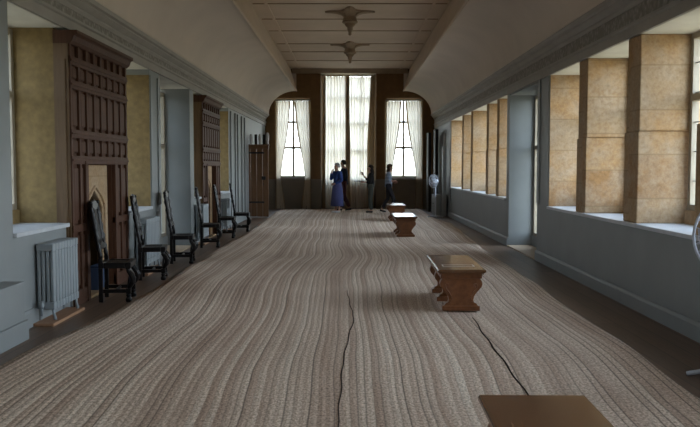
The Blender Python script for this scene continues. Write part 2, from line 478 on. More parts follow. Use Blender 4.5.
# cornices
for s, n, lb in ((-1, 'trim_4', 'moulded cornice with carved frieze above the left windows'), (1, 'trim_5', 'moulded cornice with carved frieze above the right windows')):
    zb = ZT + (.08 if s < 0 else 0)
    m = MB()
    def pr(p, mi): m.prism([(s*x, z) for x, z in p], 'Y', Y0, Y1, mi)
    pr([(2.96, zb), (2.925, zb), (2.925, zb+.10), (2.905, zb+.115), (2.905, zb+.14), (2.96, zb+.14)], 0)
    pr([(2.96, zb+.14), (2.93, zb+.14), (2.93, 3.12), (2.96, 3.12)], 1)
    pr([(2.99, 3.12), (2.92, 3.12), (2.90, 3.15), (2.90, 3.17), (2.87, 3.19), (2.84, 3.215), (2.84, 3.235), (2.81, 3.25), (2.80, 3.29), (2.82, 3.31), (2.86, 3.31), (2.99, 3.40)], 0)
    struct(m.build(n, [CORN, FRIEZE]), lb, 'cornice')

# ------------------------------------------------------------------ ceiling
ZC, XC, ZE = 4.86, 2.06, 4.10
XE = 1.88
prof = []
N = 20
for i in range(N+1):
    th = PI/2*i/N
    prof.append((XE + .94*math.cos(th), 3.29 + (ZE-3.29)*math.sin(th)))
half = prof + [(XE-.03, ZE-.02), (XE-.05, ZE+.0), (XE-.04, ZE+.05), (XE-.01, ZE+.07)]
half2 = [(XC, ZC)]
m = MB()
line = [(x, z) for x, z in half] + half2
full = line + [(-x, z) for x, z in line[::-1]]
outer = [(-XO, 3.29), (-XO, 5.1), (XO, 5.1), (XO, 3.29)]
poly = full + outer
n = len(poly)
vs = [(x, Y0, z) for x, z in poly] + [(x, Y1, z) for x, z in poly]
fs, ms = [], []
nl = len(full)
for i in range(n):
    j = (i+1) % n
    fs.append((i, j, n+j, n+i))
    ms.append(0 if (i < N or (nl-1-N <= i+1 < nl)) else 1)
m.add(vs, fs, ms)
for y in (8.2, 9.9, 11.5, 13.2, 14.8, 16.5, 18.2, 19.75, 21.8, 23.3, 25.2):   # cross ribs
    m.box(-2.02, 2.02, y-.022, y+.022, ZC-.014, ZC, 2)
for x in (-1.74, 1.74):
    m.box(x-.03, x+.03, Y0, Y1, ZC-.018, ZC, 1)
ce = m.build('ceiling', [COVE, CEILP, RIBM])
struct(ce, 'coved plaster ceiling with thin cross ribs', 'ceiling')
for p in ce.data.polygons: p.use_smooth = (p.material_index == 0)

# plaster pendants
def pendant(y, label):
    t = thing('ceiling_pendant', label, 'ceiling pendant', (0, y, ZC), 0, 'plaster pendants down the middle of the ceiling')
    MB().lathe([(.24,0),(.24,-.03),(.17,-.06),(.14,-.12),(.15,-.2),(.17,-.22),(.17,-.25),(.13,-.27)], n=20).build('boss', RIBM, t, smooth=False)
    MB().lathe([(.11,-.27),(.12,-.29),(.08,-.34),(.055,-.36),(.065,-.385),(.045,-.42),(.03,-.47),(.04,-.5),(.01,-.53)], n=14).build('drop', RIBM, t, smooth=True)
    for k in range(4):
        a = k*PI/2; lf = MB(); L = .54
        pts = [(.12,.10,-.14),(.2,.12,-.085),(.3,.11,-.06),(.4,.085,-.05),(.48,.055,-.045),(L,.01,-.04)]
        vs, fs = [], []
        for x, w, z in pts: vs += [(x,-w,z+.02),(x,0,z),(x,w,z+.02),(x,w,-.002),(x,-w,-.002)]
        for i in range(len(pts)-1):
            for q in range(5):
                q2 = (q+1) % 5
                fs.append((i*5+q, i*5+q2, i*5+5+q2, i*5+5+q))
        fs += [(4,3,2,1,0), tuple(range(len(vs)-5, len(vs)))]
        lf.add(vs, fs).xform(Matrix.Rotation(a, 4, 'Z')).build('leaf', RIBM, t)
    return t
pendant(17.3, 'nearer plaster ceiling pendant with spread leaves and a pointed drop')
pendant(21.9, 'farther plaster ceiling pendant with spread leaves, closer to the end windows')

# ------------------------------------------------------------------ end walls
struct(MB().box(-XO, XO, Y0-.25, Y0, 0, 5.1).build('wall_front', PAINT), 'plain painted wall closing the gallery behind the viewpoint', 'wall')
WL, WC, WRR = (-2.58, -1.40, 1.09, 3.86), (-1.01, .91, 0, 4.72), (1.27, 2.50, 1.09, 3.86)
mb = MB(); ya, yb = Y1, Y1+.45
mb.box(-XO, WL[0], ya, yb, 1.05, 5.1); mb.box(WL[1], WC[0], ya, yb, 1.05, 5.1)
mb.box(WC[1], WRR[0], ya, yb, 1.05, 5.1); mb.box(WRR[1], XO, ya, yb, 1.05, 5.1)
for w in (WL, WRR): mb.box(w[0], w[1], ya, yb, w[3], 5.1)
mb.box(WC[0], WC[1], ya, yb, WC[3], 5.1, 0, zm=2)
mb.box(-XO, WC[0], ya, yb, 0, 1.05, 1); mb.box(WC[1], XO, ya, yb, 0, 1.05, 1)
mb.box(WC[0], WC[1], yb-.1, yb, 0, 1.0, 1)
for w in (WL, WRR): mb.box(w[0], w[1], ya-.03, yb, 1.05, 1.09, 1)
# dado panel mouldings, chair rail and crown
for a, b in ((-2.85, WC[0]-.03), (WC[1]+.03, 2.85)):
    mb.box(a, b, ya-.03, ya, 1.0, 1.05, 1); mb.box(a, b, ya-.03, ya, 0, .12, 1)
    k = (b-a)/3
    for i in range(3):
        p, q = a+i*k+.1, a+(i+1)*k-.1
        mb.box(p, q, ya-.018, ya, .2, .23, 1); mb.box(p, q, ya-.018, ya, .9, .93, 1)
        mb.box(p, p+.03, ya-.018, ya, .23, .9, 1); mb.box(q-.03, q, ya-.018, ya, .23, .9, 1)
mb.prism([(Y1, 4.70), (Y1-.06, 4.72), (Y1-.14, 4.80), (Y1-.2, 4.855), (Y1, 4.855)], 'X', -2.0, 2.0, 3)
# plaster cheeks beside the brown field
for s in (-1, 1): mb.prism([(s*1.86, 4.12), (s*1.86, 4.70), (s*2.03, 4.70), (s*1.9, 4.12)], 'Y', Y1-.03, Y1, 4)
wb = mb.build('wall_back', [DAMASK, DADO, WHITEP, RIBM, COVE])
struct(wb, 'brown hung end wall with dark panelled dado', 'wall')
def endwin(w, label, transoms, mull, z0=None):
    global WIN
    WIN += 1
    z0 = w[2] if z0 is None else z0
    t = thing('window_%d' % WIN, label, 'window', ((w[0]+w[1])/2, Y1+.36, z0), 0, None, 'structure')
    h = (w[1]-w[0])/2; H = w[3]-z0
    f = MB(); d = .04
    f.box(-h, -h+.07, -d, d, 0, H); f.box(h-.07, h, -d, d, 0, H); f.box(-h+.07, h-.07, -d, d, 0, .07); f.box(-h+.07, h-.07, -d, d, H-.07, H)
    for x in mull: f.box(x-.035, x+.035, -d, d, .07, H-.07)
    for z in transoms: f.box(-h+.07, h-.07, -d, d, z-z0-.04, z-z0+.04)
    f.build('window_frame', WFRAME, t, bevel=.006)
    MB().box(-h+.05, h-.05, -.004, .004, .05, H-.05).build('pane', GLASS, t)
    portal(((w[0]+w[1])/2, Y1+.5, (z0+w[3])/2), (w[1]-w[0], H), 'Y-')
endwin(WL, 'end wall window to the left of the tall central one, behind parted cream curtains', (2.15, 3.05), (0,))
endwin(WC, 'tall central end window glowing through closed sheer curtains', (2.05, 3.0, 3.9), (-.48, 0, .48), 1.0)
endwin(WRR, 'end wall window behind the woman in the striped shirt, cream curtains parted', (2.15, 3.05), (0,))
# curtain rails
def rail(x0, x1, y, z, label):
    t = thing('curtain_rail', label, 'curtain rail', ((x0+x1)/2, y, z), 0, 'curtain rails on the end wall')
    h = (x1-x0)/2
    MB().tube([(-h,0,0),(h,0,0)], .016, 8).build('rod', WFRAME, t, smooth=True)
    for s in (-1, 1): MB().box(s*(h-.03)-.012, s*(h-.03)+.012, .0, Y1-y if y < Y1 else .2, -.012, .012).build('bracket', WFRAME, t)
    for i in range(9):
        x = -h+.06+(2*h-.12)*i/8
        MB().tube([(x+.024*math.cos(2*PI*k/10), 0, -.008+.024*math.sin(2*PI*k/10)) for k in range(10)], .004, 5, closed=True).build('ring', WFRAME, t)
rail(WL[0]-.04, WL[1]+.04, Y1-.06, 3.78, 'curtain rail over the left end window')
rail(WRR[0]-.04, WRR[1]+.04, Y1-.06, 3.78, 'curtain rail over the right end window')
rail(WC[0]+.03, WC[1]-.03, Y1+.155, 4.64, 'curtain rail across the tall central end window')
def curtain(label, y, rows, folds, amp, mat, group, ph=0):
    m = MB(); cols = folds*8; nz = 36; vs, fs = [], []
    ztop, zbot = rows[0][0], rows[-1][0]
    for i in range(nz+1):
        z = ztop+(zbot-ztop)*i/nz
        for k in range(len(rows)-1):
            if rows[k][0] >= z >= rows[k+1][0]-1e-6:
                t = (rows[k][0]-z)/max(1e-6, rows[k][0]-rows[k+1][0]); t = t*t*(3-2*t)*.5+t*.5
                xl = rows[k][1]+(rows[k+1][1]-rows[k][1])*t; xr = rows[k][2]+(rows[k+1][2]-rows[k][2])*t; break
        for j in range(cols+1):
            u = j/cols
            yy = amp*math.sin(2*PI*folds*u+ph) + amp*.4*math.sin(2*PI*folds*.37*u+z*1.3+ph)
            xx = xl+(xr-xl)*(u+.012*math.sin(z*2.3+u*9))
            vs.append((xx, yy, z))
    for i in range(nz):
        for j in range(cols):
            a = i*(cols+1)+j; fs.append((a, a+1, a+cols+2, a+cols+1))
    o = m.add(vs, fs).build('curtain', mat, None, smooth=True, loc=(0, y, 0))
    if mat is SHEER:
        for c0, c1 in ((0, max(3, cols//9)), (cols-max(3, cols//9), cols)):
            b = MB(); w_ = c1-c0+1
            bv = [(vs[i*(cols+1)+j][0], vs[i*(cols+1)+j][1]-.007, vs[i*(cols+1)+j][2]) for i in range(nz+1) for j in range(c0, c1+1)]
            bf = [(i*w_+j, i*w_+j+1, i*w_+w_+j+1, i*w_+w_+j) for i in range(nz) for j in range(w_-1)]
            b.add(bv, bf).build('border', HEAVY, o, smooth=True)['label'] = 'tan edge band'
    return tag(o, label, 'curtain', group)
G = 'curtains of the end wall windows'
curtain('parted cream curtain on the left side of the left end window', Y1-.06, [(3.75,-2.60,-2.04),(3.2,-2.60,-2.10),(1.15,-2.58,-2.40),(.02,-2.60,-2.26)], 6, .03, SHEER, G)
curtain('parted cream curtain on the right side of the left end window', Y1-.06, [(3.75,-1.94,-1.36),(3.2,-1.90,-1.36),(1.15,-1.58,-1.36),(.02,-1.70,-1.36)], 6, .03, SHEER, G, 1)
curtain('parted cream curtain above the woman in the striped shirt', Y1-.06, [(3.75,1.20,1.80),(3.2,1.20,1.76),(1.15,1.22,1.46),(.02,1.22,1.55)], 6, .03, SHEER, G, 2)
curtain('parted cream curtain on the right side of the right end window', Y1-.06, [(3.75,1.90,2.54),(3.2,1.95,2.54),(1.15,2.30,2.54),(.02,2.26,2.54)], 6, .03, SHEER, G, 3)
curtain('wide sheer curtain covering the left half of the central end window', Y1+.10, [(4.615,-.96,-.02),(.02,-.98,.02)], 9, .035, SHEER, G)
curtain('wide sheer curtain covering the right half of the central end window', Y1+.21, [(4.615,-.12,.84),(.02,-.14,.80)], 9, .035, SHEER, G, 1.2)
curtain('gathered tan curtain at the right edge of the central end window', Y1+.01, [(4.615,.72,.86),(2.2,.60,.86),(.02,.58,.84)], 4, .03, HEAVY, G, 2)
curtain('thin tan curtain at the left edge of the central end window', Y1+.01, [(4.615,-.94,-.84),(.02,-.97,-.86)], 3, .025, HEAVY, G, 2)
curtain('narrow tan curtain hanging where the two wide sheer curtains meet', Y1+.01, [(4.615,-.16,-.02),(1.6,-.15,.0),(.02,-.19,.0)], 4, .025, HEAVY, G, .4)

# ------------------------------------------------------------------ matting
def edgeL(y):
    P = [(-6.5,-2.6),(4,-2.62),(6,-2.56),(8,-2.35),(10,-2.34),(13,-2.34),(18.3,-2.29),(20,-2.32),(27.1,-2.40)]
    return interp(P, y)
def edgeR(y):
    P = [(-6.5,2.2),(5,2.22),(8,2.26),(11,2.34),(13,2.34),(16,2.45),(20,2.62),(23,2.4),(27.1,2.45)]
    return interp(P, y)
def interp(P, y):
    for (a, va), (b, vb) in zip(P, P[1:]):
        if a <= y <= b:
            t = (y-a)/(b-a); return va+(vb-va)*t
    return P[-1][1]
def wave(x, y):
    return (1 if y < 12 else max(.3, 1-(y-12)*.07))*(.034*math.sin(1.05*y+.5+.5*x) + .06*math.sin(.47*y+.9*x+1.2) + .012*math.sin(2.1*y+1.3*x) + .02*math.sin(1.6*y-1.1*x))
def hz(x, y):
    return .019 + .007*math.sin(1.9*y+.7*x+.4*math.sin(x*1.7)) + .005*math.sin(3.7*y-1.1*x) + .003*math.sin(5.1*x+1.3*y)
NX, NY = 64, 420
vs, fs, uv = [], [], []
for j in range(NY+1):
    y = -5.5+(27.05+5.5)*j/NY; a, b = edgeL(y), edgeR(y)
    a += .012*math.sin(y*2.7); b += .012*math.sin(y*2.1+1)
    for i in range(NX+1):
        x = a+(b-a)*i/NX
        vs.append((x, y, hz(x, y))); uv.append((x-wave(x, y), y))
for j in range(NY):
    for i in range(NX):
        k = j*(NX+1)+i; fs.append((k, k+1, k+NX+2, k+NX+1))
# rim down to the floor
rim = [i for i in range(NX+1)] + [j*(NX+1)+NX for j in range(1, NY+1)] + [NY*(NX+1)+i for i in range(NX-1, -1, -1)] + [j*(NX+1) for j in range(NY-1, 0, -1)]
b0 = len(vs)
for k in rim: vs.append((vs[k][0], vs[k][1], .0)); uv.append(uv[k])
for i in range(len(rim)):
    j = (i+1) % len(rim); fs.append((rim[i], b0+i, b0+j, rim[j]))
cm = MB(); cm.add(vs, fs)
carpet = cm.build('matting_carpet', CARPET, smooth=True)
ul = carpet.data.uv_layers.new(name='UVMap')
for lp in carpet.data.loops: ul.data[lp.index].uv = uv[lp.vertex_index]
tag(carpet, 'long striped rush matting carpet covering the middle of the gallery floor', 'carpet')
def seam(pts, w):
    m = MB(); P = []
    for (xa, ya_), (xb, yb_) in zip(pts, pts[1:]):
        for k in range(8):
            t = k/8; P.append((xa+(xb-xa)*t, ya_+(yb_-ya_)*t))
    P.append(pts[-1])
    vs, fs = [], []
    for i, (x, y) in enumerate(P):
        u = i/(len(P)-1); ww = w*(.35+.65*math.sin(PI*min(1, max(.0, u*.95+.05))))*(.8+.4*random.random())
        x += .006*math.sin(y*9)
        vs += [(x-ww, y, hz(x-ww, y)+.002), (x, y, hz(x, y)+.006), (x+ww, y, hz(x+ww, y)+.002)]
    for i in range(len(P)-1):
        for q in (0, 1): fs.append((i*3+q, i*3+q+1, i*3+4+q, i*3+3+q))
    o = m.add(vs, fs).build('seam', SEAM, carpet); o['label'] = 'dark open seam'
seam([(-.035,9.2),(.0,8.3),(.04,7.4),(-.02,6.5),(-.052,5.8),(-.06,5.0),(-.07,4.3),(-.06,3.5)], .005)
seam([(1.18,7.45),(1.16,6.8),(1.148,6.2),(1.145,5.1),(1.12,4.2),(1.10,3.7)], .008)

# ------------------------------------------------------------------ panelled overmantels
def overmantel(y0, label, firelabel, g):
    L = 2.05; xf = .17; H = ZT+.06
    t = thing('panelled_overmantel', label, 'panelling', (-3.05, y0, 0), 0, g)
    o0, o1, oz = .48, 1.46, 1.5          # opening
    b = MB()
    b.box(0, xf-.04, 0, o0, 0, H-.02); b.box(0, xf-.04, o1, L, 0, H-.02); b.box(0, xf-.04, o0, o1, oz, H-.02)
    b.build('panel_board', OAK, t)
    MB().box(0, xf-.02, -.012, 0, 0, H-.02).box(.03, xf-.05, -.025, -.012, .2, H-.3).build('side_return', OAKSIDE, t)
    zr = [1.545, 1.82, 2.33, 2.575]
    for z in zr:
        MB().box(xf-.04, xf, 0, L, z-.045, z+.045).box(xf, xf+.012, 0, L, z-.012, z+.012).build('rail', OAK, t, bevel=.004)
    for a, c in ((0, o0), (o1, L)):
        MB().box(xf-.04, xf, a, c, 0, .16).build('rail', OAK, t, bevel=.004)
        MB().box(xf-.04, xf, a, c, .78, .86).build('rail', OAK, t, bevel=.004)
    ys = [i*(L-.06)/8 for i in range(9)]
    for y in ys:
        z0 = 0 if (y+.06 <= o0 or y >= o1) else 1.5
        MB().box(xf-.04, xf-.004, y, y+.06, z0, H-.12).build('stile', OAK, t, bevel=.004)
    for i in range(len(ys)-1):
        a, c = ys[i]+.085, ys[i+1]-.025
        rows = [(1.62, 1.75), (1.90, 2.26), (2.40, 2.51)]
        side = c <= o0+.05 or a >= o1-.05
        if side: rows += [(.2, .74), (.9, 1.46)]
        for z0, z1 in rows:
            MB().box(xf-.04, xf-.014, a, min(c, o0-.1) if (z0 < 1.5 and a < o0) else c, z0, z1).build('raised_panel', OAK, t, bevel=.012)
    MB().box(xf-.04, xf+.01, o0-.09, o0, 0, oz).box(xf-.04, xf+.01, o1, o1+.09, 0, oz).box(xf-.04, xf+.01, o0-.09, o1+.09, oz, oz+.06).build('opening_frame', OAK, t, bevel=.006)
    pf = [(0, H-.14), (xf, H-.14), (xf+.03, H-.11), (xf+.05, H-.06), (xf+.08, H-.04), (xf+.08, H-.005), (0, H-.005)]
    MB().prism(pf, 'Y', -.02, L+.02).build('crown_moulding', OAK, t)
    # stone fireplace inside the opening
    f = thing('stone_fireplace', firelabel, 'fireplace', (-3.05, y0, 0), 0, g.replace('panelled overmantels', 'stone fireplaces'))
    a0, a1 = o0+.005, o1-.005
    ia, ib, hs, ha = a0+.2, a1-.2, .98, 1.2
    inner = [(ia, 0), (ia, hs)] + [(ia+.10, hs+.10), (ia+.2, hs+.155), ((ia+ib)/2, ha), (ib-.2, hs+.155), (ib-.10, hs+.10)] + [(ib, hs), (ib, 0)]
    outer = [(a0, 0), (a0, hs), (a0, hs+.2), (ia+.2, oz-.005), ((ia+ib)/2, oz-.005), (ib-.2, oz-.005), (a1, hs+.2), (a1, hs), (a1, 0)]
    m = MB(); vs = []
    for x in (0.0, .08):
        vs += [(x, p[0], p[1]) for p in outer]; vs += [(x, p[0], p[1]) for p in inner]
    k = len(inner); fs = []
    outer[2] = (a0, oz-.005)
    vs[2] = (0, a0, oz-.005); vs[2*k+2] = (.08, a0, oz-.005); vs[6] = (0, a1, oz-.005); vs[2*k+6] = (.08, a1, oz-.005)
    for i in range(k-1):
        fs.append((2*k+i, 2*k+i+1, 3*k+i+1, 3*k+i)); fs.append((i, i+1, k+i+1, k+i))
        fs.append((3*k+i, 3*k+i+1, k+i+1, k+i)); fs.append((2*k+i, 2*k+i+1, i+1, i))
    m.add(vs, fs); m.build('stone_arch', STONE, f, bevel=.012)
    rm = MB()
    pts = [(.085, p[0], p[1]) for p in [(q[0]+(-.045 if q[0] < (ia+ib)/2-.05 else (.045 if q[0] > (ia+ib)/2+.05 else 0)), q[1]+(.045 if q[1] > .5 else 0)) for q in inner]]
    rm.tube(pts, .018, 6).build('arch_moulding', STONE, f)
    MB().box(-.55, .16, a0, a1, 0.001, .03).build('hearth_slab', STONE, f, bevel=.005)
    return t
overmantel(8.15, 'dark oak panelled overmantel nearest the viewpoint, behind the two nearest chairs', 'pale stone arched fireplace framed by the nearest oak overmantel', 'panelled overmantels along the left wall')
overmantel(15.42, 'dark oak panelled overmantel farther down the left wall', 'stone arched fireplace framed by the farther oak overmantel', 'panelled overmantels along the left wall')
bx = thing('blue_box', 'small blue box standing in the nearest stone fireplace', 'box', (-2.99, 9.24, .031))
MB().box(-.06, .05, -.13, .13, 0, .26).build('body', BLUEB, bx, bevel=.008)
MB().box(-.065, .055, -.135, .135, .26, .28).build('lid', BLUEB, bx, bevel=.004)

# ------------------------------------------------------------------ radiators
def radiator(y0, y1, label, first=None):
    t = thing('radiator', label, 'radiator', (-2.85, (y0+y1)/2, .034), 0, 'cast iron radiators along the left wall')
    h = (y1-y0)/2; ns = max(6, int((y1-y0)/.075)); H = .72; p = 2*h/ns
    m = MB()
    for i in range(ns):
        y = -h+p*(i+.5)
        m.box(-.08, .08, y-p*.46, y+p*.46, .10, .17); m.box(-.08, .08, y-p*.46, y+p*.46, H-.07, H)
        for x in (-.062, -.021, .021, .062):
            m.box(x-.0155, x+.0155, y-p*.40, y+p*.40, .17, H-.07)
    m.build('sections', RAD, t, bevel=.008)
    for sy in (-1, 1):
        for sx in (-1, 1):
            MB().tube([(sx*.058, sy*(h-p*.5), .14), (sx*.06, sy*(h-p*.5), .06), (sx*.075, sy*(h-p*.5), .0)], [.018, .013, .018], 8).build('foot', RAD, t, smooth=True)
    MB().tube([(-.02, h+.0, .14), (-.02, h+.05, .14), (-.02, h+.05, .001)], .011, 8).build('pipe', RAD, t, smooth=True)
    MB().tube([(-.02, -h, .14), (-.02, -h-.04, .14), (-.02, -h-.04, .05)], .011, 8).lathe([(.018,0),(.022,.02),(.022,.05),(.014,.07)], (-.02,-h-.04,.12), 10).build('valve', RAD, t, smooth=True)
    w = MB().box(-2.925, -2.735, y0-.12, y1+.055, 0, .028).build('radiator_board', BOARDW, None, bevel=.004)
    tag(w, 'wooden board on the floor under the ' + label.split(' radiator')[1].strip().replace('standing ', '') + ' radiator' if False else 'flat wooden board under the radiator ' + label.split('radiator ')[1], 'board', 'boards under the radiators')
    return t
radiator(7.28, 7.96, 'grey painted column radiator below the sill at the left edge of the photo')
radiator(10.66, 11.40, 'grey painted column radiator below the sill behind the second chair from the front')
radiator(14.82, 15.36, 'grey painted column radiator behind the fourth chair from the front')
radiator(17.62, 18.25, 'grey painted column radiator behind the farthest chair')

# ------------------------------------------------------------------ chairs
def turned(m, a, b, rads, n=8):
    a, b = Vector(a), Vector(b); k = len(rads)
    m.tube([a+(b-a)*i/(k-1) for i in range(k)], rads, n)
def make_chair(label, loc, rz):
    t = thing('high_back_chair', label, 'chair', loc, rz, 'tall black chairs along the left wall')
    W, D, SH = .41, .34, .42
    bp = [.02,.026,.02,.03,.018,.022,.03,.018,.024,.03,.018,.022,.03,.02,.024,.018]
    for s in (-1, 1):
        m = MB(); x = s*(W/2-.03)
        m.box(x-.022, x+.022, -D/2-.005, -D/2+.04, 0, SH+.06)
        m.build('rear_leg', BLACKW, t, bevel=.005)
        m = MB(); turned(m, (x, -D/2+.02, SH+.05), (x, -D/2-.075, 1.06), bp)
        m.lathe([(.02,0),(.028,.02),(.018,.045),(.006,.045)], (x, -D/2-.076, 1.055), 10)
        m.build('back_post', BLACKW, t, smooth=True)
        m = MB(); y = D/2-.03
        m.lathe([(.03,0),(.036,.03),(.022,.055),(.03,.075),(.02,.09)], (x, y, 0), 12)
        m.box(x-.025, x+.025, y-.025, y+.025, .09, .15)
        m.tube([(x, y, .15), (x+s*.006, y+.02, .18), (x+s*.012, y+.045, .22), (x+s*.012, y+.05, .26), (x+s*.004, y+.03, .30), (x, y, .34), (x, y-.004, .37)], [.02,.026,.032,.034,.03,.026,.022], 10)
        m.box(x-.026, x+.026, y-.03, y+.024, .36, SH-.005)
        m.build('front_leg', BLACKW, t, smooth=False, bevel=.004)
        MB().box(x-.014, x+.014, -D/2+.03, D/2-.05, .10, .14).build('side_stretcher', BLACKW, t, bevel=.004)
    m = MB(); m.box(-W/2, W/2, D/2-.06, D/2, SH-.05, SH+.012); m.box(-W/2, W/2, -D/2, -D/2+.05, SH-.05, SH+.012)
    m.box(-W/2, -W/2+.055, -D/2+.05, D/2-.06, SH-.05, SH+.012); m.box(W/2-.055, W/2, -D/2+.05, D/2-.06, SH-.05, SH+.012)
    m.build('seat_frame', BLACKW, t, bevel=.008)
    MB().box(-W/2+.05, W/2-.05, -D/2+.045, D/2-.055, SH-.012, SH+.004).build('seat', CANE, t)
    # carved front stretcher
    m = MB(); pr = [(-.16,.20),(-.12,.235),(-.07,.27),(0,.30),(.07,.27),(.12,.235),(.16,.20),(.16,.17),(.1,.19),(.05,.215),(0,.225),(-.05,.215),(-.1,.19),(-.16,.17)]
    m.prism(pr, 'Y', D/2-.045, D/2-.02); m.build('front_stretcher', BLACKW, t, bevel=.004)
    turned(m2 := MB(), (-W/2+.04, 0, .12), (W/2-.04, 0, .12), [.012,.02,.013,.022,.014,.02,.012]); m2.build('cross_stretcher', BLACKW, t, smooth=True)
    # back panel: crest, rails, carved sides, cane
    tilt = math.atan2(.095, .59)
    M = Matrix.Translation((0, -D/2+.02, SH+.05)) @ Matrix.Rotation(tilt, 4, 'X')
    m = MB(); pr = [(-.17,.555),(-.17,.60),(-.13,.61),(-.10,.635),(-.04,.64),(0,.655),(.04,.64),(.10,.635),(.13,.61),(.17,.60),(.17,.555),(.08,.54),(-.08,.54)]
    m.prism(pr, 'Y', -.014, .014).xform(M).build('crest_rail', BLACKW, t, bevel=.006)
    m = MB(); m.prism([(-.17,.10),(-.17,.15),(-.06,.17),(0,.185),(.06,.17),(.17,.15),(.17,.10)], 'Y', -.014, .014).xform(M).build('lower_rail', BLACKW, t, bevel=.005)
    for s in (-1, 1):
        m = MB(); m.tube([(s*.115,0,.15),(s*.10,0,.22),(s*.125,0,.30),(s*.105,0,.38),(s*.125,0,.46),(s*.105,0,.50),(s*.115,0,.56)], [.02,.024,.02,.026,.02,.024,.02], 8).xform(M).build('carved_strip', BLACKW, t, smooth=True)
    MB().box(-.105, .105, -.004, .004, .15, .56).xform(M).build('cane_panel', CANE, t)
    return t
CH = [(8.66, -2.60, 'nearest high-backed black chair, in front of the first stone fireplace', .0),
      (10.31, -2.62, 'high-backed black chair before the radiator beyond the nearest overmantel', .03),
      (12.05, -2.60, 'high-backed black chair standing before the left-hand doorway recess', -.02),
      (14.42, -2.60, 'high-backed black chair just past the left-hand doorway recess', .02),
      (16.35, -2.60, 'high-backed black chair before the farther oak overmantel', -.03),
      (17.85, -2.50, 'farthest high-backed black chair, nearest the oak porch', .02)]
ch0 = None
for y, x, lb, a in CH:
    if ch0 is None: ch0 = make_chair(lb, (x+.02, y, 0), -PI/2+.13+a)
    else: dup(ch0, (x+.02, y, 0), -PI/2+.13+a, lb)

# ------------------------------------------------------------------ benches
def make_bench(label, loc, rz):
    t = thing('oak_bench', label, 'bench', loc, rz, 'low oak benches down the matting')
    W, L, H = .48, 1.30, .42
    tb = MB(); pf = [(-W/2+.015,H-.034),(-W/2,H-.024),(-W/2,H-.008),(-W/2+.008,H),(W/2-.008,H),(W/2,H-.008),(W/2,H-.024),(W/2-.015,H-.034)]
    tb.prism(pf, 'Y', -L/2, L/2).build('bench_top', BENCHT, t, bevel=.003)
    ap = MB(); z0, z1 = H-.095, H-.034
    for s in (-1, 1):
        xs = sorted((s*.205, s*.185)); ap.box(xs[0], xs[1], -L/2+.035, L/2-.035, z0, z1)
        ys = sorted((s*(L/2-.035), s*(L/2-.055))); ap.box(-.205, .205, ys[0], ys[1], z0, z1)
    for s in (-1, 1):
        xs = sorted((s*.205, s*.222)); ap.box(xs[0], xs[1], -L/2+.025, L/2-.025, z1-.02, z1)
    ap.build('apron', BENCHW, t, bevel=.006)
    right = [(.185,.0),(.185,.045),(.165,.055),(.155,.075),(.128,.085),(.122,.11),(.130,.145),(.152,.18),(.180,.21),(.205,.24),(.213,.27),(.205,.30),(.19,.325)]
    prof = right + [(-x, z) for x, z in right[::-1]]
    for yc in (-L/2+.095, 0, L/2-.095):
        lg = MB(); lg.prism(prof, 'Y', yc-.045, yc+.045)
        o = lg.build('trestle_leg', BENCHW, t, bevel=.007)
        ft = MB(); ft.box(-.188, .188, yc-.058, yc+.058, 0, .05).build('foot_block', BENCHW, o, bevel=.008)
        for face in (-1, 1):
            yy = yc+face*.047
            for s in (-1, 1):
                pts = [(s*x*.86, yy, z) for x, z in ((.13,.09),(.112,.12),(.118,.15),(.145,.19),(.175,.22),(.185,.25),(.172,.275),(.15,.268),(.15,.245),(.163,.243))]
                MB().tube(pts, .007, 6).build('scroll_moulding', BENCHW, o, smooth=True)
    MB().box(-.03, .03, -L/2+.14, L/2-.14, .13, .19).build('stretcher', BENCHW, t, bevel=.006)
    # thin inlaid rectangle near one end of the top
    a, b, c, d = -.165, .165, -L/2+.26, -L/2+.40
    il = MB(); il.box(a, b, c, c+.012, H, H+.0015); il.box(a, b, d-.012, d, H, H+.0015); il.box(a, a+.012, c+.012, d-.012, H, H+.0015); il.box(b-.012, b, c+.012, d-.012, H, H+.0015)
    il.build('inlay_strip', PALEP, t)
    return t
bz = .033
b0 = make_bench('oak bench in the middle distance showing its carved trestle legs, grey inlaid rectangle on top', (1.12, 8.38, bz), -.012)
dup(b0, (.80, 2.80, bz), -.02, 'oak bench nearest the viewpoint, only its brown top in the frame')
dup(b0, (1.15, 16.72, bz), 0, 'far oak bench with a shining top, the nearer of the distant pair')
dup(b0, (1.255, 21.5, bz), 0, 'farthest oak bench, beside the woman in the striped shirt')

# ------------------------------------------------------------------ oak porch and door, far left
dr = thing('oak_door', 'old oak door with black iron straps standing open at the far left', 'door', (-2.72, 22.9, 0))
d = MB()
for i in range(4): d.box(-.345+i*.1725, -.345+(i+1)*.1725-.006, 0, .05, .02, 2.0)
d.build('door_planks', DOORW, dr, bevel=.006)
for z in (.42, 1.86): MB().box(-.33, .22, -.008, 0, z, z+.05).build('strap_hinge', IRON, dr)
MB().box(.14, .26, -.02, 0, 1.10, 1.20).build('lock_box', IRON, dr, bevel=.005)
MB().tube([(.2,-.02,1.0),(.2,-.05,1.0),(.2,-.05,.93),(.2,-.02,.93)], .008, 6).build('door_pull', IRON, dr)
MB().box(-.36, .36, -.02, .07, 2.0, 2.10).box(-.375, .375, -.04, .09, 2.1, 2.13).build('head_rail', DOORW, dr, bevel=.006)
for x in (-.30, -.02, .22):
    MB().box(x-.04, x+.04, .0, .05, 2.13, 2.42).build('cresting_board', BLACKP, dr, bevel=.01)
for x, h in ((-.27+.0, .22), (-.155, .30), (.10, .30), (.32, .34)):
    MB().lathe([(.02,0),(.045,.03),(.035,.06),(.05,.14),(.048,h-.06),(.03,h-.03),(.035,h-.01),(.01,h)], (x, -.01, 2.13), 12).build('finial', PALEP, dr, smooth=True)

